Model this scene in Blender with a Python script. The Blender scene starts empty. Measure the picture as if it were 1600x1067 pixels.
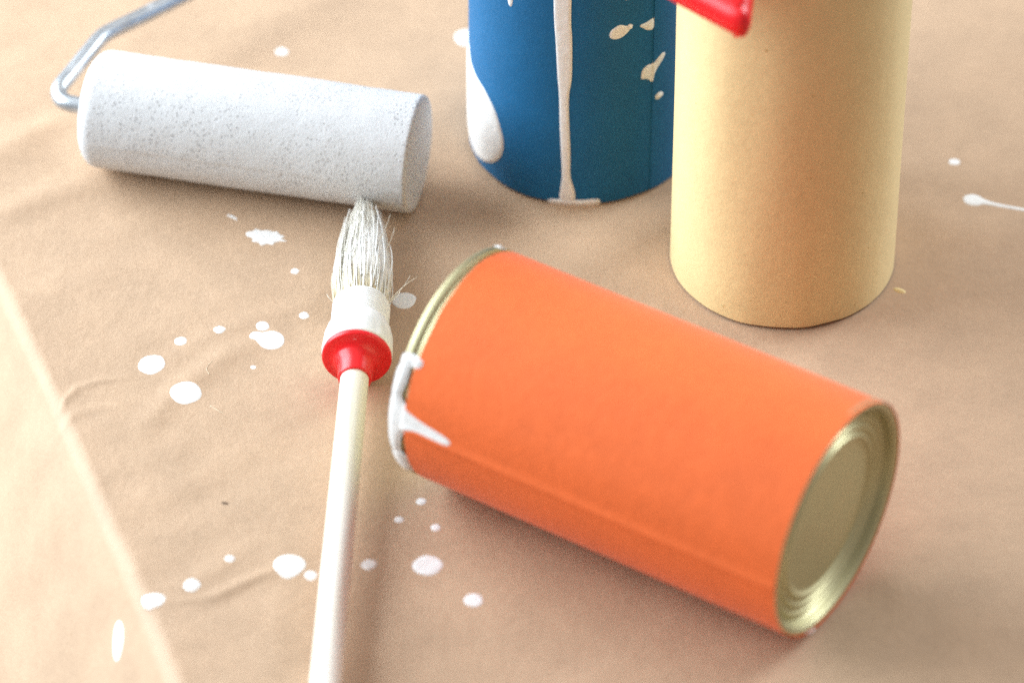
import bpy, bmesh, math, random
import numpy as np
from mathutils import Vector, Matrix

# ------------------------------------------------------------------ camera, light, exposure
S = 0.001                                   # geometry below is written in millimetres
scene = bpy.context.scene
col = scene.collection
PITCH = math.radians(40.6717)
DIST = 1.513062
cd = bpy.data.cameras.new('camera')
cam = bpy.data.objects.new('camera', cd)
col.objects.link(cam)
cam.location = (0, -DIST * math.cos(PITCH), DIST * math.sin(PITCH))
cam.rotation_euler = (math.pi / 2 - PITCH, 0, 0)
cd.sensor_width = 36
cd.lens = 7270 / 1600 * 36
cd.clip_start = 0.05
cd.clip_end = 50
cd.dof.use_dof = True
cd.dof.focus_distance = 1.505
cd.dof.aperture_fstop = 5.6
cd.dof.aperture_blades = 0
scene.camera = cam

w = bpy.data.worlds.new('World')
scene.world = w
w.use_nodes = True
bg = w.node_tree.nodes['Background']
bg.inputs[0].default_value = (1.0, 0.95, 0.91, 1)
bg.inputs[1].default_value = 0.34

def area(name, loc, target, sx, sy, energy, color):
    l = bpy.data.lights.new(name, 'AREA')
    l.shape = 'RECTANGLE'; l.size = sx; l.size_y = sy
    l.energy = energy; l.color = color
    o = bpy.data.objects.new(name, l)
    col.objects.link(o)
    o.location = loc
    o.rotation_euler = (Vector(target) - Vector(loc)).to_track_quat('-Z', 'Y').to_euler()
    return o

area('window_light', (-1.00, 0.32, 0.54), (0, 0, 0.03), 1.40, 1.0, 47, (0.80, 0.91, 1.0))
area('side_window_light', (1.7, 1.1, 1.1), (0.05, 0, 0.05), 0.9, 1.1, 45, (0.86, 0.94, 1.0))
area('ceiling_bounce_fill', (-0.2, 0.7, 2.2), (0, 0.05, 0), 2.6, 2.6, 11.5, (1.0, 0.97, 0.94))  # added overhead fill standing in for ceiling bounce, lifts tops over fronts

scene.view_settings.view_transform = 'Standard'
scene.view_settings.look = 'None'
scene.view_settings.gamma = 1
scene.view_settings.exposure = 0.0
scene.view_settings.use_curve_mapping = False
scene.cycles.use_denoising = False

rng = np.random.default_rng(7)
random.seed(7)

# ------------------------------------------------------------------ helpers
def smooth(a, b, x):
    t = np.clip((x - a) / (b - a), 0, 1)
    return t * t * (3 - 2 * t)

def vnoise(seed):
    """smooth 2-D value noise on a random lattice"""
    r = np.random.default_rng(seed).uniform(-1, 1, (64, 64))
    def f(x, y):
        x = np.asarray(x, float); y = np.asarray(y, float)
        xi = np.floor(x).astype(int); yi = np.floor(y).astype(int)
        u = x - xi; v = y - yi
        u = u * u * u * (u * (u * 6 - 15) + 10); v = v * v * v * (v * (v * 6 - 15) + 10)
        g = lambda a, b: r[a % 64, b % 64]
        return (g(xi, yi) * (1 - u) + g(xi + 1, yi) * u) * (1 - v) + (g(xi, yi + 1) * (1 - u) + g(xi + 1, yi + 1) * u) * v
    return f
N1, N2, N3, N4, N5 = (vnoise(s) for s in (1, 2, 3, 4, 5))

def mesh_obj(name, verts, faces, mat, parent=None, smooth_shade=True, scale=S):
    me = bpy.data.meshes.new(name)
    v = np.asarray(verts, float) * scale
    me.from_pydata(v.tolist(), [], [list(map(int, f)) for f in faces])
    me.update()
    if smooth_shade:
        me.polygons.foreach_set('use_smooth', [True] * len(me.polygons))
    if mat: me.materials.append(mat)
    o = bpy.data.objects.new(name, me)
    col.objects.link(o)
    if parent: o.parent = parent
    return o

def empty(name, label, cat, loc=(0, 0, 0), rot=(0, 0, 0), group=None):
    o = bpy.data.objects.new(name, None)
    o.empty_display_size = 0.01
    col.objects.link(o)
    o.location = Vector(loc) * S
    o.rotation_euler = rot
    o['label'] = label; o['category'] = cat
    if group: o['group'] = group
    return o

def lathe(profile, n=128, axis='z', closed=False):
    """profile: list of (radius, height)"""
    P = np.array(profile, float)
    a = np.linspace(0, 2 * math.pi, n, endpoint=False)
    V = np.zeros((len(P), n, 3))
    V[:, :, 0] = P[:, 0:1] * np.cos(a); V[:, :, 1] = P[:, 0:1] * np.sin(a); V[:, :, 2] = P[:, 1:2]
    F = []
    m = len(P)
    for i in range(m if closed else m - 1):
        i2 = (i + 1) % m
        for j in range(n):
            k = (j + 1) % n
            F.append((i * n + j, i * n + k, i2 * n + k, i2 * n + j))
    V = V.reshape(-1, 3)
    if axis == 'x':      # z -> x
        V = V[:, [2, 0, 1]]
    elif axis == 'y':
        V = V[:, [1, 2, 0]]
    return V, F

def fillet(pts, r=0.4, n=4):
    """round the corners of an open polyline profile"""
    P = [np.array(p, float) for p in pts]
    out = [P[0]]
    for i in range(1, len(P) - 1):
        a, b, c = P[i - 1], P[i], P[i + 1]
        d1 = np.linalg.norm(a - b); d2 = np.linalg.norm(c - b)
        rr = min(r, d1 * .45, d2 * .45)
        p = b + (a - b) / d1 * rr; q = b + (c - b) / d2 * rr
        for t in np.linspace(0, 1, n):
            out.append((1 - t) ** 2 * p + 2 * t * (1 - t) * b + t * t * q)
    out.append(P[-1])
    return out

def grid_faces(nu, nv, wrap_v=False):
    F = []
    for i in range(nu - 1):
        for j in range(nv if wrap_v else nv - 1):
            k = (j + 1) % nv
            F.append((i * nv + j, (i + 1) * nv + j, (i + 1) * nv + k, i * nv + k))
    return F

def chaikin(p, n=2):
    p = np.array(p, float)
    for _ in range(n):
        q = np.roll(p, -1, 0)
        p = np.stack([.75 * p + .25 * q, .25 * p + .75 * q], 1).reshape(-1, 2)
    return p

def signed_dist(X, Y, poly):
    """positive inside the polygon"""
    pts = np.stack([X.ravel(), Y.ravel()], 1)
    a = poly; b = np.roll(poly, -1, 0); e = b - a
    dmin = np.full(len(pts), 1e9); ins = np.zeros(len(pts), bool)
    for i in range(len(a)):
        d = pts - a[i]
        t = np.clip((d @ e[i]) / max(e[i] @ e[i], 1e-12), 0, 1)
        dmin = np.minimum(dmin, np.linalg.norm(d - t[:, None] * e[i], axis=1))
        cond = (a[i][1] > pts[:, 1]) != (b[i][1] > pts[:, 1])
        xx = (b[i][0] - a[i][0]) * (pts[:, 1] - a[i][1]) / (b[i][1] - a[i][1] + 1e-12) + a[i][0]
        ins ^= cond & (pts[:, 0] < xx)
    return np.where(ins, dmin, -dmin).reshape(X.shape)

def paint_patch(name, poly, surf, mat, parent, thick=0.35, step=0.35, slope=0.6, sm=2, bury=0.25):
    """a thin dried film of paint: outline poly (u, v in mm) laid on surf(u, v, lift) -> xyz"""
    P = chaikin(poly, sm) if sm else np.array(poly, float)
    lo = P.min(0) - .8; hi = P.max(0) + .8
    nu = max(4, int((hi[0] - lo[0]) / step)); nv = max(4, int((hi[1] - lo[1]) / step))
    U, Vv = np.meshgrid(np.linspace(lo[0], hi[0], nu), np.linspace(lo[1], hi[1], nv), indexing='ij')
    d = signed_dist(U, Vv, P)
    h = np.where(d > 0, thick * (1 - np.exp(-np.maximum(d, 0) * slope / thick)), np.maximum(d * slope, -bury))
    h = h + np.where(d > .3, 0.06 * N3(U * .45 + 9, Vv * .45), 0)
    XYZ = surf(U, Vv, h).reshape(-1, 3)
    keep = (d > -0.75)
    F = []
    idx = np.arange(nu * nv).reshape(nu, nv)
    k4 = keep[:-1, :-1] | keep[1:, :-1] | keep[:-1, 1:] | keep[1:, 1:]
    for i, j in zip(*np.nonzero(k4)):
        F.append((idx[i, j], idx[i + 1, j], idx[i + 1, j + 1], idx[i, j + 1]))
    used = np.unique(np.array(F)); rem = -np.ones(nu * nv, int); rem[used] = np.arange(len(used))
    return mesh_obj(name, XYZ[used], rem[np.array(F)], mat, parent)

def tube(points, radii, n=16, cap=True):
    P = np.array(points, float); R = np.array(radii, float)
    V = []; F = []
    up = np.array([0.0, 0, 1])
    T = np.gradient(P, axis=0); T /= np.linalg.norm(T, axis=1)[:, None]
    s = np.cross(T[0], up)
    if np.linalg.norm(s) < 1e-3: s = np.array([1.0, 0, 0])
    s /= np.linalg.norm(s)
    for i in range(len(P)):
        s = s - T[i] * (s @ T[i]); s /= np.linalg.norm(s)
        u = np.cross(s, T[i])
        for j in range(n):
            a = 2 * math.pi * j / n
            V.append(P[i] + R[i] * (math.cos(a) * s + math.sin(a) * u))
    for i in range(len(P) - 1):
        for j in range(n):
            k = (j + 1) % n
            F.append((i * n + j, i * n + k, (i + 1) * n + k, (i + 1) * n + j))
    if cap:
        F.append(tuple(range(n))[::-1]); F.append(tuple((len(P) - 1) * n + j for j in range(n)))
    return np.array(V), F

def spline(pts, n=12):
    P = [np.array(p, float) for p in pts]
    P = [2 * P[0] - P[1]] + P + [2 * P[-1] - P[-2]]
    out = []
    for i in range(1, len(P) - 2):
        for t in np.linspace(0, 1, n, endpoint=False):
            a, b, c, d = P[i - 1], P[i], P[i + 1], P[i + 2]
            out.append(.5 * (2 * b + (c - a) * t + (2 * a - 5 * b + 4 * c - d) * t * t + (3 * b - a - 3 * c + d) * t ** 3))
    out.append(P[-2])
    return np.array(out)

# ------------------------------------------------------------------ materials
def mat(name, color, rough=0.6, metal=0.0, spec=0.5):
    m = bpy.data.materials.new(name)
    m.use_nodes = True
    b = m.node_tree.nodes['Principled BSDF']
    b.inputs['Base Color'].default_value = (*color, 1)
    b.inputs['Roughness'].default_value = rough
    b.inputs['Metallic'].default_value = metal
    b.inputs['Specular IOR Level'].default_value = spec
    return m, m.node_tree, b

def node(nt, kind, **kw):
    n = nt.nodes.new(kind)
    for k, v in kw.items():
        if k in n.inputs: n.inputs[k].default_value = v
        else: setattr(n, k, v)
    return n

def noise(nt, scale, detail=4, rough=.55, stretch=None):
    tc = node(nt, 'ShaderNodeTexCoord')
    n = node(nt, 'ShaderNodeTexNoise', Scale=scale, Detail=detail, Roughness=rough)
    if stretch:
        mp = node(nt, 'ShaderNodeMapping'); mp.inputs['Scale'].default_value = stretch
        nt.links.new(tc.outputs['Object'], mp.inputs['Vector']); nt.links.new(mp.outputs['Vector'], n.inputs['Vector'])
    else:
        nt.links.new(tc.outputs['Object'], n.inputs['Vector'])
    return n

def ramp(nt, src, stops):
    r = node(nt, 'ShaderNodeValToRGB')
    e = r.color_ramp.elements
    while len(e) < len(stops): e.new(.5)
    for i, (p, c) in enumerate(stops):
        e[i].position = p; e[i].color = (*c, 1) if len(c) == 3 else c
    nt.links.new(src, r.inputs['Fac'])
    return r

def mixc(nt, fac, a, b, mode='MIX'):
    m = node(nt, 'ShaderNodeMix', data_type='RGBA', blend_type=mode)
    for sock, val in ((m.inputs[0], fac), (m.inputs[6], a), (m.inputs[7], b)):
        if hasattr(val, 'is_linked'): nt.links.new(val, sock)
        elif isinstance(val, (int, float)): sock.default_value = val
        else: sock.default_value = (*val, 1)
    return m.outputs[2]

def bump(nt, b, src, strength, dist, prev=None):
    n = node(nt, 'ShaderNodeBump', Strength=strength, Distance=dist)
    nt.links.new(src, n.inputs['Height'])
    if prev: nt.links.new(prev, n.inputs['Normal'])
    nt.links.new(n.outputs['Normal'], b.inputs['Normal'])
    return n.outputs['Normal']

def paper_mat(name, color, var=0.10, speck=0.5, bumps=0.25, speck_col=(.25, .16, .07), rough=.72, sheen=0.0, fleck_at=0.70, mott=.06):
    m, nt, b = mat(name, color, rough, 0, .35)
    big = noise(nt, 45, 4, .6)
    fine = noise(nt, 1500, 3, .7)
    fib = noise(nt, 420, 6, .75, (1, .8, 1))
    c = np.array(color)
    base = ramp(nt, big.outputs['Fac'], [(.3, tuple(c * (1 - var))), (.7, tuple(np.minimum(c * (1 + var), 1)))]).outputs['Color']
    f2 = ramp(nt, fine.outputs['Fac'], [(.35, (.86,) * 3), (.65, (1.0,) * 3)]).outputs['Color']
    base = mixc(nt, .75, base, f2, 'MULTIPLY')
    mid = noise(nt, 240, 3, .6)
    base = mixc(nt, 1.0, base, ramp(nt, mid.outputs['Fac'], [(.3, (1 - mott,) * 3), (.7, (1.0,) * 3)]).outputs['Color'], 'MULTIPLY')
    sp = noise(nt, 330, 2, .5)
    spf = ramp(nt, sp.outputs['Fac'], [(fleck_at, (0, 0, 0)), (fleck_at + .035, (speck,) * 3)]).outputs['Color']
    base = mixc(nt, spf, base, speck_col)
    nt.links.new(base, b.inputs['Base Color'])
    p = bump(nt, b, mid.outputs['Fac'], bumps * .5, .0012)
    p = bump(nt, b, fib.outputs['Fac'], bumps, .0006, p)
    bump(nt, b, fine.outputs['Fac'], bumps * .6, .0003, p)
    if sheen:
        b.inputs['Sheen Weight'].default_value = sheen
        b.inputs['Sheen Roughness'].default_value = .4
        b.inputs['Sheen Tint'].default_value = (*[.5 + .5 * v / max(color) for v in color], 1)
    return m

M_KRAFT = paper_mat('kraft_paper', (.55, .372, .24), .07, .25, .30, (.30, .18, .09), .60, .15, .74)
M_ORANGE = paper_mat('orange_paper', (.91, .165, .034), .05, .0, .28, sheen=.18, mott=.09)
M_YELLOW = paper_mat('cream_yellow_paper', (.88, .69, .345), .03, .7, .22, (.40, .26, .06), .68, .35, .735)
M_BLUE = paper_mat('blue_paper', (.002, .125, .30), .06, .0, .20, rough=.66, sheen=.14)

M_PAINT, nt, b = mat('white_paint', (.86, .85, .83), .42)
n = noise(nt, 900, 3); bump(nt, b, n.outputs['Fac'], .10, .0004)

M_GOLD, nt, b = mat('gold_lacquered_tin', (.53, .49, .29), .5, .90)
n = noise(nt, 70, 4)
r = ramp(nt, n.outputs['Fac'], [(.35, (.44,) * 3), (.7, (.56,) * 3)])
nt.links.new(r.outputs['Color'], b.inputs['Roughness'])

M_FOAM, nt, b = mat('white_foam', (.80, .78, .76), .85, 0, .2)
tc = node(nt, 'ShaderNodeTexCoord')
vo = node(nt, 'ShaderNodeTexVoronoi', Scale=780.0)
nt.links.new(tc.outputs['Object'], vo.inputs['Vector'])
pm = noise(nt, 55, 3)
wn = node(nt, 'ShaderNodeTexWhiteNoise'); nt.links.new(vo.outputs['Position'], wn.inputs['Vector'])
pit = ramp(nt, vo.outputs['Distance'], [(.20, (1, 1, 1)), (.36, (0, 0, 0))]).outputs['Color']
gate = ramp(nt, pm.outputs['Fac'], [(.36, (0, 0, 0)), (.56, (1, 1, 1))]).outputs['Color']
g2 = ramp(nt, wn.outputs['Value'], [(.30, (0, 0, 0)), (.34, (1, 1, 1))]).outputs['Color']
pits = mixc(nt, 1.0, mixc(nt, 1.0, pit, gate, 'MULTIPLY'), g2, 'MULTIPLY')
nt.links.new(mixc(nt, mixc(nt, 1.0, pits, (.95,) * 3, 'MULTIPLY'), (.66, .655, .655), (.40, .39, .39)), b.inputs['Base Color'])
gr = noise(nt, 950, 4, .75)
inv = node(nt, 'ShaderNodeInvert'); nt.links.new(pits, inv.inputs['Color'])
p = bump(nt, b, inv.outputs['Color'], .35, .0004)
bump(nt, b, gr.outputs['Fac'], .42, .0006, p)

M_WIRE, nt, b = mat('galvanised_wire', (.5, .53, .56), .34, .75)
n = noise(nt, 160, 4)
nt.links.new(ramp(nt, n.outputs['Fac'], [(.42, (.46, .49, .52)), (.70, (.60, .62, .64))]).outputs['Color'], b.inputs['Base Color'])
nt.links.new(ramp(nt, n.outputs['Fac'], [(.60, (.75,) * 3), (.72, (.25,) * 3)]).outputs['Color'], b.inputs['Metallic'])

M_RED, nt, b = mat('red_plastic', (.84, .008, .012), .34, 0, .5)
b.inputs['Subsurface Weight'].default_value = .12
b.inputs['Subsurface Radius'].default_value = (.003, .0006, .0005)
n = noise(nt, 400, 3); bump(nt, b, n.outputs['Fac'], .06, .0004)

M_WOOD, nt, b = mat('pale_lacquered_wood', (.74, .60, .42), .34, 0, .5)
g = noise(nt, 260, 6, .65, (1, .06, 1))
nt.links.new(ramp(nt, g.outputs['Fac'], [(.30, (.76, .65, .50)), (.48, (.87, .81, .70)), (.7, (.91, .87, .79))]).outputs['Color'], b.inputs['Base Color'])
bump(nt, b, g.outputs['Fac'], .12, .0004)

M_FERR, nt, b = mat('paint_smeared_ferrule', (.80, .79, .76), .38, 0, .5)
n = noise(nt, 240, 5, .65)
nt.links.new(ramp(nt, n.outputs['Fac'], [(.34, (.80, .80, .80)), (.55, (.88, .88, .88))]).outputs['Color'], b.inputs['Base Color'])
bump(nt, b, n.outputs['Fac'], .12, .0006)

M_BRISTLE, nt, b = mat('bristle', (.8, .76, .66), .55, 0, .4)
at = node(nt, 'ShaderNodeAttribute', attribute_name='tint')
nt.links.new(at.outputs['Color'], b.inputs['Base Color'])
b.inputs['Subsurface Weight'].default_value = .0

M_FLECK, nt, b = mat('dark_fleck', (.10, .055, .03), .8)
M_HAIR, nt, b = mat('pale_hair', (.78, .66, .48), .5)

# ------------------------------------------------------------------ the paper-covered table
EDGE = np.array([(-233, 205), (-195, 108), (-162.3, 24), (-152.3, -2), (-142.9, -27), (-127.2, -70), (-114.8, -105), (-96.8, -157), (-69.5, -235), (-47, -300)], float)
def edge_x(y):
    return np.interp(y, EDGE[::-1, 1], EDGE[::-1, 0])

RIDGES = [  # (polyline of ground points, height, half-width)
    ([(-110, -123), (-92, -120.5), (-79.5, -112), (-70, -107)], .75, 2.0),
    ([(-104, -116), (-93, -110), (-84, -101)], .45, 4.0),
    ([(-118, -42), (-108, -24), (-92, -6), (-77, 3)], .75, 4.5),
    ([(-113, -8), (-98, 4), (-82, 12), (-66, 18)], .55, 4.5),
    ([(-122, 10), (-100, 20), (-80, 30)], .5, 8.0),
    ([(-146, -32), (-140, -21.5), (-133, -18.5), (-124, -17)], .6, 1.4),
    ([(-150, -42), (-138, -33), (-126, -30)], .5, 2.5),
    ([(-182, 92), (-166, 108), (-150, 118)], 1.8, 8.0),
    ([(-176, 62), (-150, 80), (-140, 84)], 1.2, 8.0),
    ([(118, 96), (150, 84), (190, 88)], .8, 9.0),
    ([(112, 60), (150, 58), (190, 50)], .8, 10.0),
    ([(-60, -150), (-20, -128), (10, -118)], .6, 12.0),
    ([(60, -140), (110, -118), (160, -112)], .7, 14.0),
    ([(-80, 176), (-40, 150), (-10, 148)], .7, 9.0),
    ([(-112, -66), (-90, -60), (-66, -48)], .5, 9.0),
]
FLAT = [(89.6, 43.7, 46), (23.5, 108.6, 46)]
def relief(x, y):
    x = np.asarray(x, float); y = np.asarray(y, float)
    u = x * .90 + y * .43; v = -x * .43 + y * .90          # wrinkles run towards the upper right
    h = 1.1 * N1(x / 70 + 20, y / 60 + 20) + .50 * N2(u / 46 + 30, v / 17 + 30) + .24 * N4(u / 24 + 7, v / 9 + 13) + .06 * N5(x / 5 + 3, y / 5 + 9)
    left = .75 + .55 * smooth(-40, -120, x)
    h = h * left * .62
    for pl, hh, ww in RIDGES:
        P = np.array(pl, float); d = np.full(np.shape(x), 1e9); tt = np.zeros(np.shape(x)); L = len(P) - 1
        for i in range(L):
            e = P[i + 1] - P[i]
            t = np.clip(((x - P[i][0]) * e[0] + (y - P[i][1]) * e[1]) / (e @ e), 0, 1)
            q = np.hypot(x - P[i][0] - t * e[0], y - P[i][1] - t * e[1])
            tt = np.where(q < d, (i + t) / L, tt); d = np.minimum(d, q)
        h = h + hh * np.exp(-(d / ww) ** 2) * np.sin(np.pi * np.clip(.08 + .84 * tt, 0, 1)) ** .7
    # flatten under the things that stand on it
    f = np.ones(np.shape(x))
    for cx, cy, r in FLAT:
        f = np.minimum(f, smooth(r - 8, r + 14, np.hypot(x - cx, y - cy)))
    # capsule footprints of the lying things
    for (ax_, ay_), (bx_, by_), r in (((-16.9, -53.4), (97.5, -126.4), 10), ((-144, 98.5), (-31, 72.7), 8), ((-55, -170), (-48, 60), 3)):
        ex, ey = bx_ - ax_, by_ - ay_
        t = np.clip(((x - ax_) * ex + (y - ay_) * ey) / (ex * ex + ey * ey), 0, 1)
        f = np.minimum(f, .12 + .88 * smooth(r, r + 16, np.hypot(x - ax_ - t * ex, y - ay_ - t * ey)))
    return h * f - .35 * (1 - f) - .25

BEND = 7.0; HANG = math.radians(68)
def sheet(s, y, lift=0.0):
    """s = distance inward from the table edge, measured along the paper (negative: on the hanging side)"""
    s = np.asarray(s, float); y = np.asarray(y, float)
    ex = edge_x(y)
    xin = ex + s
    h = relief(np.maximum(xin, ex - 6), y)
    arc = BEND * HANG
    a = np.clip(-s / BEND, 0, HANG)
    over = np.maximum(-s - arc, 0)
    nx, ny = -.94, -.345
    out = np.where(s < 0, BEND * np.sin(a) + over * math.cos(HANG), 0)
    dz = np.where(s < 0, -BEND * (1 - np.cos(a)) - over * math.sin(HANG), 0)
    # surface normal (bend only)
    onx = np.where(s < 0, np.sin(a), 0); onz = np.where(s < 0, np.cos(a), 1.0)
    wav = np.where(s < 0, smooth(0, -25, s) * (1.6 * N1(y / 38 + 3, s / 60 + 5) + .5 * N2(y / 14 + 8, s / 22)), 0)
    k = h * np.where(s < 0, np.exp(s / 14), 1) + lift + wav
    X = np.where(s < 0, ex, xin) + nx * (out + onx * k) ; Y = y + ny * (out + onx * k); Z = dz + onz * k
    return np.stack([X, Y, Z], -1)

sv = np.concatenate([np.linspace(-170, -24, 50), np.linspace(-23, 12, 60), np.linspace(13, 200, 170), np.linspace(201.5, 470, 150)])
yv = np.concatenate([np.linspace(-300, -170, 40), np.linspace(-169, 200, 330)])
SS, YY = np.meshgrid(sv, yv, indexing='ij')
paper = mesh_obj('table_paper', sheet(SS, YY).reshape(-1, 3), grid_faces(len(sv), len(yv)), M_KRAFT)
paper['kind'] = 'structure'
paper['label'] = 'creased brown kraft paper covering the table and folded over its edge'

def on_paper(u, v, h):
    return np.stack([u, v, relief(u, v) + h], -1)
def on_sheet(u, v, h):     # u = x position on the flat side
    return sheet(u - edge_x(v), v, h)

def drop(x, y, r, wob=.05, ry=None, seed=0, thick=None):
    a = np.linspace(0, 2 * math.pi, 36, endpoint=False)
    rr = 1 + wob * N3(np.cos(a) * 1.3 + seed * 3.1, np.sin(a) * 1.3 + seed * 1.7)
    P = np.stack([x + r * rr * np.cos(a), y + (ry or r) * rr * np.sin(a)], 1)
    return paint_patch('paint_drop', P, on_paper, M_PAINT, paper, thick or min(.22, .10 + r * .03), max(.18, r / 12), .5, 0)

DROPS = [(-116.5, -10.6, 4.6), (-104.8, -24.8, 4.9), (-107.8, .5, 2.08), (-95.4, 5.6, 1.95), (-81.3, 7.4, 2.25), (-68.1, 13, 1.65),
         (-83.6, -12.5, .92), (-71.8, 35.6, 1.4), (-61.9, -110, 2.0), (-87, -103.1, 1.55), (-98.1, -114.8, 2.6), (-109.0, -121.3, 3.2),
         (-44, -105.1, 2.35), (-25.8, -106, 4.5), (-11.7, -121.9, 2.9), (-28.4, -76.3, 1.6), (-35.1, -84.8, 1.4), (-23.7, -88.6, 1.55),
         (-35.3, 20.8, 3.8), (-80.8, 156.2, 2.1), (150.6, 93.8, 1.9)]
for i, (x, y, r) in enumerate(DROPS):
    drop(x, y, r, .10, None, i + 1)
# merged double drop, pear-shaped drop, drop with a long tail, starry splat, faint smear
def poly_drop(P, sm=2, thick=.2, step=.3, nm='paint_drop'):
    return paint_patch(nm, P, on_paper, M_PAINT, paper, thick, step, .7, sm)
a = np.linspace(0, 2 * math.pi, 28, endpoint=False)
poly_drop([(-85.6, 2.9), (-84.8, 4.6), (-82.9, 5.0), (-81.2, 4.2), (-79.2, 5.2), (-76.4, 4.9), (-74.2, 2.7), (-73.9, -.6), (-75.4, -3.2), (-78.4, -4.2), (-81.2, -3.2), (-82.6, -1.0), (-83.6, .7), (-85.2, 1.2)])
poly_drop([(-73.6, -105), (-72.4, -102.4), (-69.5, -101), (-66.5, -101.2), (-64, -103), (-63.2, -105.6), (-64.5, -108.4), (-67, -111), (-69, -112), (-71.2, -110.6), (-73, -108)])
poly_drop([(151.9, 72.6), (152.6, 74.8), (155.2, 75.8), (157.8, 74.6), (159.2, 72.8), (164, 70.7), (176, 67.2), (190, 64.6), (190, 63.2), (176, 65.6), (164, 69.0), (158.6, 70.6), (157, 69.6), (154.6, 69.4), (152.6, 70.6)], 2, .3, .35, 'paint_splash')
poly_drop([(-89, 56.4), (-86.4, 56.6), (-85.6, 58.2), (-84, 56.8), (-81.4, 57.4), (-79.6, 56.2), (-78.6, 57.0), (-77.8, 55), (-75.6, 53.8), (-77.6, 52.8), (-74.2, 51.2), (-79, 51.4), (-79.6, 49.2), (-81.8, 50.4), (-83.6, 48.6), (-84.2, 51), (-87, 51), (-86.2, 53), (-88.8, 54)], 1, .10, .22, 'paint_splash')
poly_drop([(-96, 65.2), (-94.4, 64.2), (-92.6, 62.6), (-91.8, 63.2), (-93.6, 65.2), (-95.4, 66)], 1, .08, .22, 'paint_splash')
poly_drop([(-20.6, 164), (-19.4, 167.6), (-16, 169), (-13, 168), (-12, 164), (-14, 159.6), (-18, 159)], 2)
hang = paint_patch('paint_drop', np.stack([-133.0 + 5.0 * np.cos(a), -117.0 + 5.2 * np.sin(a)], 1), on_sheet, M_PAINT, paper, .35, .4, .7, 0)

# dark fleck and pale stray hairs lying on the paper
fleck = poly_drop([(-91.2, -76.6), (-90.2, -76.0), (-88.6, -76.9), (-88.4, -77.6), (-89.6, -77.5), (-90.6, -77.2)], 1, .25, .15, 'debris_fleck')
fleck.data.materials.clear(); fleck.data.materials.append(M_FLECK); fleck['label'] = 'small dark fleck on the brown paper'
chip = poly_drop([(125.6, 27.4), (126.6, 28.2), (128.8, 27.2), (130, 25.6), (129.2, 24.6), (127.2, 25.2), (126, 26.2)], 2, .6, .25, 'paper_scrap')
chip.data.materials.clear(); chip.data.materials.append(M_YELLOW); chip['label'] = 'tiny cream yellow scrap beside the yellow can'

# ------------------------------------------------------------------ tin cans
RIM_OUT = [(36.3, 2.2), (36.6, 3.2), (37.4, 3.4), (38.0, 2.9), (38.15, 1.6), (38.0, .55), (37.4, .05), (36.6, 0), (36.0, .45), (35.8, 1.4)]
def make_can_metal(root, H, axis='z', lid_at_top=True, R=37.2):
    """tin body with its two double-seamed rims; closed end(s) with pressed rings"""
    sc_ = R / 38.15
    body, F = lathe([(R - 1.4, 1.5), (R - .9, 3.2), (R - .9, H - 3.2), (R - 1.4, H - 1.5)], 96, axis)
    mesh_obj('can_body', body, F, M_GOLD, root)
    for end in (0, 1):
        prof = [(r * sc_, (t if end == 0 else H - t)) for r, t in RIM_OUT]
        prof = fillet(prof, .5, 4)
        V, F = lathe(prof, 128, axis)
        mesh_obj('rim', V, F, M_GOLD, root)
    return sc_

LID = [(35.9, -.5), (35.4, -.8), (34.9, -3.0), (34.4, -3.9), (33.5, -3.9), (32.8, -2.7), (32.0, -2.5), (31.2, -3.7), (30.4, -3.7), (29.7, -2.5),
       (28.9, -2.5), (28.2, -3.6), (27.3, -3.6), (26.6, -2.4), (25.8, -2.4), (24.9, -3.4), (24.0, -3.6), (12, -3.65), (0.02, -3.65)]

def sleeve(root, name, R, z0, z1, mat_, axis='z', seam=0.0, step=.45, lap=14, wav=.12, flare=0.0, seed=0, nz=40, thick=.22, edge_wob=.0, lift_w=6.0, dirn=1):
    """a paper strip wrapped once round the can, its outer end overlapping the inner one at angle `seam` (deg)"""
    nt_ = 260
    th = np.linspace(0, 360 + lap, nt_)
    zz = np.linspace(0, 1, nz)
    T, Zf = np.meshgrid(th, zz, indexing='ij')
    rad = R + step * smooth(345, 360, T) + flare * smooth(360 + lap - lift_w, 360 + lap, T)
    ang = np.radians(seam + dirn * (T - (360 + lap)))
    rad = rad + wav * N2(np.cos(ang) * 2.2 + seed, np.sin(ang) * 2.2 + Zf * 2.0 + seed) + wav * .5 * N4(ang * 3.5 + seed, Zf * 1.5)
    wob = edge_wob * N3(ang * 5 + seed, Zf * 0 + 2)
    Z = z0 + wob * (1 - Zf) + (z1 - z0) * Zf
    def pack(r):
        A = np.stack([r * np.cos(ang), r * np.sin(ang), Z], -1).reshape(-1, 3)
        return A[:, [2, 0, 1]] if axis == 'x' else A
    V = np.vstack([pack(rad), pack(rad - thick)])
    F = grid_faces(nt_, nz); n0 = nt_ * nz
    F = F + [tuple(n0 + k for k in f[::-1]) for f in F]
    idx = np.arange(n0).reshape(nt_, nz)
    loop = list(idx[:, 0]) + list(idx[-1, 1:]) + list(idx[-2::-1, -1]) + list(idx[0, -2:0:-1])
    for i in range(len(loop)):
        a_, b_ = loop[i], loop[(i + 1) % len(loop)]
        F.append((a_, n0 + a_, n0 + b_, b_))
    o = mesh_obj(name, V, F, mat_, root)
    bm = bmesh.new(); bm.from_mesh(o.data); bmesh.ops.recalc_face_normals(bm, faces=bm.faces)
    for e in bm.edges:
        if len(e.link_faces) == 2 and e.calc_face_angle(0) > .8: e.smooth = False
    bm.to_mesh(o.data); bm.free()
    return o

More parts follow.
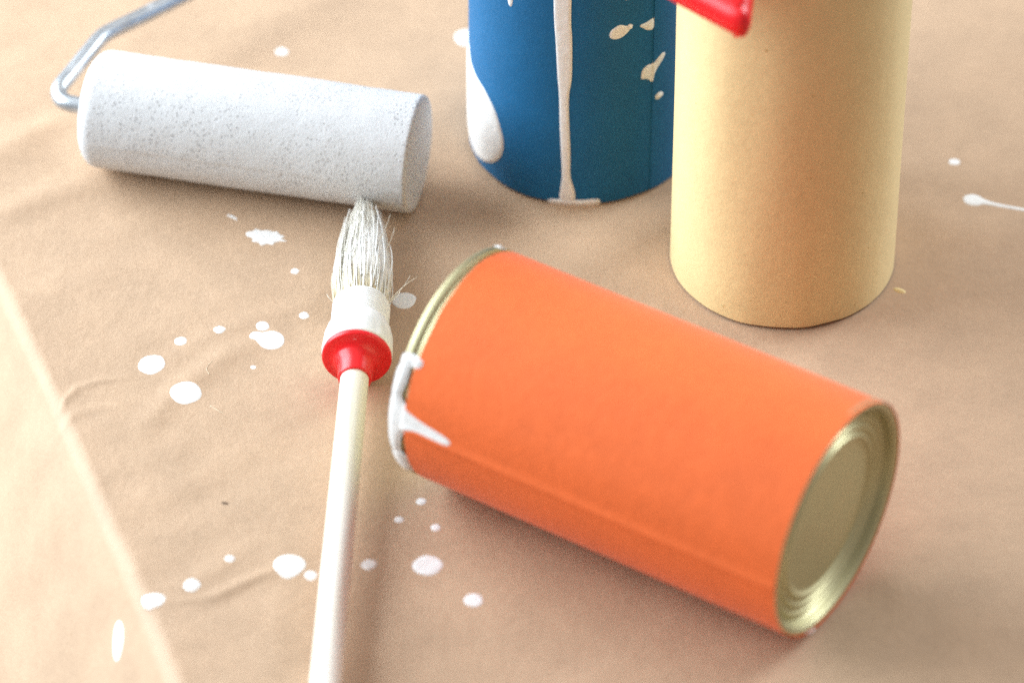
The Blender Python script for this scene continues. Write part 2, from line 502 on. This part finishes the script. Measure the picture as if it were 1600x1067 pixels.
# --- orange can, lying
OA = -.568
orange = empty('tin_can', 'tin can wrapped in orange paper lying on its side', 'tin can', (-16.95, -53.36, 38.35), (0, 0, OA))
make_can_metal(orange, 135.8, 'x', R=37.75)
V, F = lathe([(r * .985, 135.8 + t) for r, t in fillet(LID, .6, 5)], 160, 'x')
mesh_obj('lid', V, F, M_GOLD, orange)['label'] = 'recessed gold tin end pressed with concentric rings'
V, F = lathe([(r * .985, -t) for r, t in fillet(LID, .6, 5)], 96, 'x')
mesh_obj('lid', V, F, M_GOLD, orange)
# local frame: x along the axis, y = back, z = up; sleeve angle measured from local y
sleeve(orange, 'paper_sleeve', 37.75, 4.9, 135.9, M_ORANGE, 'x', seam=176.6, step=.42, lap=16, wav=.18, seed=3, edge_wob=.25, flare=.85, lift_w=4.0, dirn=1)
def on_orange(u, v, h):      # u = along the axis, v = arc length at R = 38
    a = v / 38.0; g = np.degrees(a)
    wrap = np.where(g < 176.6, 38.2 + .85 * smooth(172.6, 176.6, g), 37.8)
    r = 37.95 + (wrap - 37.95) * smooth(4.0, 5.2, u) + h
    return np.stack([u, r * np.cos(a), r * np.sin(a)], -1)
D = math.radians(1) * 38
paint_patch('paint_drip', [(0.1, 157 * D), (1.2, 158 * D), (1.9, 162 * D), (4.6, 165.5 * D), (8, 167.6 * D), (13, 169.6 * D), (19, 171.0 * D), (22.2, 172.6 * D), (22.0, 174.6 * D), (19, 175.0 * D), (13, 174.6 * D), (8.2, 174.6 * D), (4.6, 177 * D), (2.4, 184 * D), (2.0, 194 * D), (.1, 196 * D)], on_orange, M_PAINT, orange, .20, .3, .7, 2)
paint_patch('paint_drip', [(.1, 146 * D), (1.8, 145 * D), (2.8, 149 * D), (2.4, 154 * D), (1.4, 160 * D), (.1, 163 * D)], on_orange, M_PAINT, orange, .22, .3, .7, 2)
paint_patch('paint_drip', [(.4, 140.6 * D), (4.6, 141 * D), (6.2, 142 * D), (6.0, 143.4 * D), (3.6, 143.6 * D), (.4, 145 * D)], on_orange, M_PAINT, orange, .4, .25, .7, 2)
paint_patch('paint_drip', [(.1, 194 * D), (2.6, 194 * D), (4.2, 198 * D), (4.4, 205 * D), (3.6, 212 * D), (2.0, 214 * D), (.1, 211 * D)], on_orange, M_PAINT, orange, .5, .3, .7, 2)
paint_patch('paint_drip', [(0.2, 52 * D), (2.4, 51.6 * D), (2.6, 55.4 * D), (.4, 56 * D)], on_orange, M_PAINT, orange, .6, .25, .8, 2)
paint_patch('paint_drip', [(133.2, 246 * D), (135.6, 245 * D), (135.7, 252 * D), (133.8, 251 * D)], on_orange, M_PAINT, orange, .3, .25, .7, 2)

# --- blue can, standing
blue = empty('tin_can', 'standing can in blue paper with a long white paint drip', 'tin can', (23.46, 108.63, 0))
make_can_metal(blue, 137, 'z', R=37.6)
V, F = lathe([(r * .985, -t) for r, t in fillet(LID, .6, 5)], 96); mesh_obj('lid', V, F, M_GOLD, blue)
sleeve(blue, 'paper_sleeve', 38.1, .35, 136.6, M_BLUE, 'z', seam=-52.6, step=.26, lap=16, wav=.14, seed=11, edge_wob=.35, flare=.0, thick=.12, lift_w=10, dirn=-1)
def on_blue(u, v, h):        # u = arc length at R = 38, v = height
    a = u / 38.0
    g = np.degrees(a) + 52.6
    r = 38.2 + h + np.where(g > 0, .26, 0)
    return np.stack([r * np.cos(a), r * np.sin(a), v], -1)
def bl(P, thick=.18, sm=2, nm='paint_splash', step=.22):
    return paint_patch(nm, [(t * D, z) for t, z in P], on_blue, M_PAINT, blue, thick, step, .7, sm)
bl([(-106, 136), (-105.6, 118), (-105.42, 100.22), (-104.97, 84.9), (-104.55, 74.59), (-103.86, 69.46), (-103.12, 59.05), (-102.41, 51.19), (-101.71, 45.94), (-101.26, 32.58), (-100.5, 21.82), (-99.75, 12.33), (-100.36, 8.15), (-100.9, 5.37), (-101.2, 1.0),
    (-93.6, 1.0), (-94.0, 5.82), (-95.21, 8.53), (-96.54, 12.58), (-96.33, 22.15), (-97.1, 32.93), (-97.57, 46.3), (-96.06, 51.71), (-95.84, 59.66), (-95.97, 70.15), (-96.66, 75.32), (-96.48, 85.68), (-96.67, 101), (-97, 118), (-97, 136)], .24, 2, 'paint_drip', .2)
bl([(-107.5, .9), (-104, 1.5), (-98, 1.7), (-90, 1.6), (-84, 1.9), (-81, 1.5), (-81.5, .4), (-90, .2), (-100, .2), (-106, .3)], .8, 1, 'paint_drip')
bl([(-175, 43), (-169.5, 37.5), (-163, 36.5), (-156.35, 35.3), (-150.5, 34.6), (-146.3, 33.0), (-139.92, 29.23), (-136.12, 23.92), (-133.6, 19.0), (-134.2, 13.49), (-138.5, 8.5), (-146.58, 4.5), (-154.58, 2.6), (-162, 2.4), (-172, 4), (-182, 8), (-188, 15), (-188, 24), (-183, 34)], .5, 2, 'paint_drip')
bl([(-130.75, 92), (-127.54, 92), (-127.4, 82), (-127.94, 77.77), (-129.13, 76.36), (-130.35, 77.54), (-131, 83)], .3, 2, 'paint_drip')
bl([(-77.15, 69.58), (-76.56, 72.12), (-74.0, 73.1), (-72.38, 73.9), (-67.68, 72.57), (-66.62, 71.06), (-68.96, 69.68), (-71.6, 68.56), (-74.87, 68.51)])
bl([(-61.37, 71.47), (-57.71, 71.58), (-53.91, 72.34), (-52.9, 72.3), (-52.9, 67.8), (-56.48, 68.63), (-58.78, 70.04)], .3, 1)
bl([(-59.23, 49.85), (-58.95, 52.43), (-56.35, 53.84), (-52.4, 53.46), (-49.16, 55.33), (-46.16, 56.42), (-44.76, 55.39), (-46.91, 53.24), (-50.67, 51.05), (-52.23, 48.89), (-52.92, 45.91), (-54.99, 48.13), (-59.59, 49.41)], .2, 1)
bl([(-50.64, 39.82), (-47.67, 40.43), (-45.38, 39.07), (-47.12, 37.82), (-50.15, 38.05)], .3, 1)
bl([(-72.03, 86.54), (-65.3, 85.33), (-66.95, 83.34), (-70.32, 83.94)])
bl([(-68.35, 72.44), (-66.68, 73.4), (-65.0, 72.35), (-66.28, 71.0)], .25, 1, step=.2)

# --- cream yellow can, standing
yellow = empty('tin_can', 'standing can in cream yellow paper, right of the blue can', 'tin can', (89.64, 43.65, 0))
make_can_metal(yellow, 137, 'z', R=36.8)
V, F = lathe([(r * .965, -t) for r, t in fillet(LID, .6, 5)], 96); mesh_obj('lid', V, F, M_GOLD, yellow)
sleeve(yellow, 'paper_sleeve', 37.25, .35, 136.9, M_YELLOW, 'z', seam=-39.5, step=.14, lap=24, wav=.22, seed=23, edge_wob=.2, flare=.0, lift_w=12, dirn=1, thick=.12)

# ------------------------------------------------------------------ red flat tool across the can tops
tool = empty('scraper', 'red plastic scraper lying on top of the yellow can', 'scraper', (0, 0, 137.6))
def slab(name, poly, z0, z1, rnd, m, parent):
    P = chaikin(poly, 3)
    c = P.mean(0); n = len(P)
    # offset inwards along vertex normals
    t = np.roll(P, -1, 0) - np.roll(P, 1, 0); t /= np.linalg.norm(t, axis=1)[:, None]
    nrm = np.stack([-t[:, 1], t[:, 0]], 1)
    area2 = np.sum(P[:, 0] * np.roll(P[:, 1], -1) - np.roll(P[:, 0], -1) * P[:, 1])
    if area2 < 0: nrm = -nrm
    rings = []
    for k in range(7):
        a_ = math.pi / 2 * k / 6
        rings.append((rnd * (1 - math.sin(a_)), z0 + rnd * (1 - math.cos(a_))))
    for k in range(7):
        a_ = math.pi / 2 * k / 6
        rings.append((rnd * (1 - math.cos(a_)), z1 - rnd * (1 - math.sin(a_))))
    V = np.vstack([np.column_stack([P + nrm * d, np.full(n, z)]) for d, z in rings])
    F = []
    for i in range(len(rings) - 1):
        for j in range(n):
            k = (j + 1) % n
            F.append((i * n + j, i * n + k, (i + 1) * n + k, (i + 1) * n + j))
    F.append(tuple(range(n))[::-1]); F.append(tuple((len(rings) - 1) * n + j for j in range(n)))
    o = mesh_obj(name, V, F, m, parent)
    for f_ in o.data.polygons[-2:]: f_.use_smooth = False
    bm = bmesh.new(); bm.from_mesh(o.data); bmesh.ops.recalc_face_normals(bm, faces=bm.faces); bm.to_mesh(o.data); bm.free()
    return o
slab('blade', [(58, -13.4), (71.6, -26.0), (73.2, -10), (74.4, 0), (76, 40), (79, 72), (60, 74), (34, 70), (30, 12), (46, -2.2)], 0, 12.0, 5.2, M_RED, tool)
slab('handle', [(40, 68), (70, 68), (66, 90), (58, 150), (44, 150), (38, 90)], .6, 13.0, 5.4, M_RED, tool)

# ------------------------------------------------------------------ foam paint roller
ra = -.224747
roller = empty('paint_roller', 'white foam paint roller with galvanised wire frame', 'paint roller', (-144.89, 98.75, 20.0), (0, 0, ra))
RL = 116.7; RR_ = 20.0
prof = [(3.0, 3.4), (8, 3.0)]
for k in range(13):
    a_ = math.pi / 2 * k / 12
    prof.append((RR_ - 6.0 + 6.0 * math.sin(a_), 2.4 + 5.5 * (1 - math.cos(a_))))
for x in np.linspace(9, RL - 2, 72): prof.append((RR_, x))
for k in range(7):
    a_ = math.pi / 2 * k / 6
    prof.append((RR_ - 1.2 + 1.2 * math.cos(a_), RL - 1.2 + 1.2 * math.sin(a_)))
prof += [(17, RL - .1), (12, RL - .5), (6, RL - .7), (.05, RL - .7)]
V, F = lathe(prof, 180, 'x')
rr0 = np.hypot(V[:, 1], V[:, 2]); an = np.arctan2(V[:, 2], V[:, 1])
jit = .07 * N2(V[:, 0] / 1.1, an * 20 / 1.1) + .08 * N3(V[:, 0] / 6, an * 20 / 6) * 1.0 + .25 * N1(V[:, 0] / 25, an * 1.5)
k = 1 + jit * np.clip(rr0 / 20, 0, 1) / np.maximum(rr0, 1)
V[:, 1] *= k; V[:, 2] *= k
mesh_obj('foam_sleeve', V, F, M_FOAM, roller)
# wire frame: axle out of the left end, elbow, back past the roller, then off to the handle (ground coordinates -> local)
def to_local(pts):
    c, s_ = math.cos(-ra), math.sin(-ra)
    return [((x + 144.89) * c - (y - 98.75) * s_, (x + 144.89) * s_ + (y - 98.75) * c, z - 20.0) for x, y, z in pts]
ax_ = np.array([math.cos(ra), math.sin(ra)])
pA = np.array([-144.89, 98.75])
def along(t): return (*(pA + ax_ * t), 20.0)
wp = [along(20), along(8), along(1), (-150.5, 100.6, 20), (-153.2, 103.6, 20), (-153.6, 108.5, 20.5), (-150.0, 116.5, 21), (-145.2, 126.0, 22), (-141.2, 134.0, 22.5), (-137.0, 138.6, 22.5), (-130, 144.4, 22.5), (-113, 160.2, 22), (-96, 176, 22), (-80, 190, 22)]
P = spline(to_local(wp), 10)
V, F = tube(P, np.full(len(P), 2.9), 20)
mesh_obj('wire_frame', V, F, M_WIRE, roller)

# ------------------------------------------------------------------ round paint brush
BH = np.array([-49.7, -20.5, 11.3])                     # centre of the collar flange
d = np.array([.035, .999, .0]); tilt = math.radians(1.6)
brush = empty('paint_brush', 'round paint brush with pale wooden handle and red collar', 'paint brush', BH, (0, 0, 0))
brush.rotation_euler = (tilt, 0, -math.atan2(.040, 1))
# local +y runs from the handle towards the bristle tip
hp = [(3.0, -186), (4.4, -185), (4.6, -182), (4.65, -150), (4.65, -90), (4.6, -40), (4.55, -9), (4.4, -5)]
V, F = lathe(fillet(hp, 4, 6), 48, 'y'); mesh_obj('handle', V, F, M_WOOD, brush)
cp = [(4.5, -10.8), (5.2, -11.0), (5.45, -10.4), (5.65, -7.5), (6.1, -4.6), (7.0, -2.6), (8.6, -1.8), (10.9, -1.25), (11.25, -.7), (11.25, .3), (10.9, .7), (9, .8)]
V, F = lathe(fillet(cp, .8, 5), 96, 'y'); mesh_obj('collar', V, F, M_RED, brush)
fp = [(10.6, .6), (11.3, .8), (11.45, 2), (11.1, 8), (10.3, 11.6), (9.6, 13.4), (9.45, 14.0)]
y = 14.2
for kx in range(9):
    fp += [(9.2, y), (9.5, y + .45), (9.2, y + .95)]; y += 1.05
fp += [(9.0, y + .5), (8.5, y + .5), (8.3, y - 2)]
V, F = lathe(fillet(fp, .35, 3), 128, 'y')
an = np.arctan2(V[:, 2], V[:, 0]); rr0 = np.hypot(V[:, 0], V[:, 2])
kk = 1 + (.07 * N3(an * 2.0, V[:, 1] / 4.5) + .10 * N4(an * 6, V[:, 1] / 2)) * smooth(16, 9, V[:, 1]) / rr0
V[:, 0] *= kk; V[:, 2] *= kk
mesh_obj('ferrule', V, F, M_FERR, brush)
# dried paint lumps on the collar edge and ferrule flank
def on_ferr(u, v, h):
    a_ = u / 11.0; r = 11.2 + h - .09 * np.maximum(v - 2, 0)
    return np.stack([r * np.cos(a_), v, r * np.sin(a_)], -1)
def FD(deg): return math.radians(deg) * 11
for P_ in ([(FD(8), .6), (FD(28), .8), (FD(34), 4), (FD(26), 8), (FD(20), 12), (FD(10), 11), (FD(2), 6)],
           [(FD(150), .4), (FD(172), .6), (FD(186), 3), (FD(176), 7), (FD(160), 9), (FD(148), 5)],
           [(FD(60), 1.2), (FD(74), 1.0), (FD(78), 4), (FD(66), 5.5)]):
    paint_patch('paint_lump', P_, on_ferr, M_PAINT, brush, .28, .25, .6, 2)
paint_patch('paint_lump', [(-2.4, 8.6), (-.8, 9.3), (1.0, 9.2), (1.4, 8.6), (.2, 8.1), (-1.8, 8.0)], lambda u, v, h: np.stack([u, -1.62 - h * .8 + 0 * u, v], -1), M_PAINT, brush, .3, .15, .7, 2)

# bristles: clumps of hairs, stiffened with white paint towards the point
def bristles():
    V = []; F = []; C = []
    r_ = np.random.default_rng(5)
    Y0 = 22.0
    def strand(p0, p1, bow, w0, w1, c0, c1, seg=7, nside=3, curl=0):
        base = len(V)
        s1 = r_.normal(size=3); 
        for i in range(seg + 1):
            t = i / seg
            p = p0 * (1 - t) + p1 * t + bow * math.sin(math.pi * min(1, t * .95)) 
            wd = w0 * (1 - t) + w1 * t
            for j in range(nside):
                a = 2 * math.pi * j / nside + base
                V.append((p[0] + wd * math.cos(a), p[1], p[2] + wd * math.sin(a)))
                f = smooth(.12, .55, t)
                C.append(tuple(c0 * (1 - f) + c1 * f))
        for i in range(seg):
            for j in range(nside):
                k = (j + 1) % nside
                F.append((base + i * nside + j, base + i * nside + k, base + (i + 1) * nside + k, base + (i + 1) * nside + j))
    for cl in range(150):
        q = math.sqrt((cl + .5) / 150); a = cl * 2.39996
        root = np.array([8.0 * q * math.cos(a), 0, 8.0 * q * math.sin(a)])
        L = 59 - 19 * q ** 1.8 + r_.normal() * 3.0
        tip = np.array([root[0] * (.20 + .42 * q * q) + r_.normal() * .7 - 2.2, Y0 + L, root[2] * (.20 + .42 * q * q) - 3.0 + r_.normal() * .7])
        if q > .85: L *= 1
        for s in range(26):
            da = r_.normal(size=2) * 1.0
            p0 = root + np.array([da[0], 0, da[1]]); rad = math.hypot(p0[0], p0[2])
            if rad > 8.6: p0[[0, 2]] *= 8.6 / rad
            p0[1] = Y0
            db = r_.normal(size=3) * np.array([.65, 2.6, .65])
            p1 = tip + db
            out = np.array([p0[0], 0, p0[2]]) / 9.0
            bow = out * (1.9 + r_.normal() * .6) + r_.normal(size=3) * np.array([.35, 0, .35])
            tan = np.array([.78, .66, .42]) * r_.uniform(.8, 1.15) if r_.random() < .62 else np.array([.90, .86, .74])
            wht = np.array([.94, .90, .81]) * r_.uniform(.88, 1.04)
            strand(p0, p1, bow, .14, .09, tan, wht)
    # flat paint-stuck locks on the outside
    for cl in range(110):
        a = r_.uniform(-.5, math.pi + .5); q = 8.5
        p0 = np.array([q * math.cos(a), Y0 + r_.uniform(0, 9), q * math.sin(a)])
        L = r_.uniform(16, 44)
        k_ = 1.06 - (L / 50) ** 1.5 * .85
        p1 = np.array([p0[0] * k_ + r_.normal() * 1.3 - 1.4 * L / 50, p0[1] + L, p0[2] * k_ - 2.4 * L / 50 + r_.normal() * .7])
        out = np.array([math.cos(a), 0, math.sin(a)])
        strand(p0, p1, out * 1.5, r_.uniform(.14, .32), .12, np.array([.82, .80, .74]), np.array([.86, .85, .82]), 8, 4)
    # a few strays
    for (p0, p1, bow) in (((8.6, 23, 3), (17.5, 35, 3.5), (0, 0, 1.0)), ((8.9, 24, 2), (14.6, 42, -2), (1, 0, .5)), ((-8.8, 23, 2), (-11.2, 26, 3), (-.6, 0, .5)), ((9.0, 24, 2), (11.8, 31, 1), (1.2, 0, .5)), ((-8.9, 26, 1), (-10.4, 40, 0), (-.8, 0, 0)), ((-1, 62, 2), (-2.4, 82, -1), (.3, 0, 0)), ((4, 52, 4), (6.8, 66, 3.5), (.4, 0, 0)), ((6, 48, 2), (8.4, 62, 1), (.4, 0, 0))):
        strand(np.array(p0, float), np.array(p1, float), np.array(bow, float), .17, .10, np.array([.80, .72, .55]), np.array([.84, .78, .66]), 8)
    # inner core so that the bundle is not hollow
    base = len(V); n = 60
    core = [(7.8, 21), (8.5, 28), (8.6, 38), (7.0, 50), (4.2, 63), (1.0, 73)]
    for i, (r0, yy) in enumerate(core):
        for j in range(n):
            a = 2 * math.pi * j / n
            r = r0 * (1 + .05 * math.sin(j * 2.7 + i))
            V.append((r * math.cos(a), yy, r * math.sin(a) - 2.6 * ((yy - 21) / 50) ** 1.5))
            f = float(smooth(24, 42, yy)); C.append(tuple(np.array([.74, .64, .42]) * (1 - f) + np.array([.90, .88, .84]) * f))
    for i in range(len(core) - 1):
        for j in range(n):
            k = (j + 1) % n
            F.append((base + i * n + j, base + i * n + k, base + (i + 1) * n + k, base + (i + 1) * n + j))
    o = mesh_obj('bristles', V, F, M_BRISTLE, brush)
    at_ = o.data.color_attributes.new('tint', 'FLOAT_COLOR', 'POINT')
    at_.data.foreach_set('color', np.column_stack([np.array(C), np.ones(len(C))]).ravel())
    o['kind'] = 'stuff'
    return o
bristles()

# pale hairs shed on the paper
def hair(pts, r=.08):
    P = spline([(x, y, float(relief(x, y)) + .03) for x, y in pts], 8)
    V, F = tube(P, np.full(len(P), r), 6)
    o = mesh_obj('loose_bristle', V, F, M_HAIR, paper)
    return o
hair([(-97.6, -16.5), (-98.6, -13.8), (-97.0, -10.2)])
hair([(-96.6, -30.6), (-93.6, -33.5), (-92.0, -34.4)], .07)
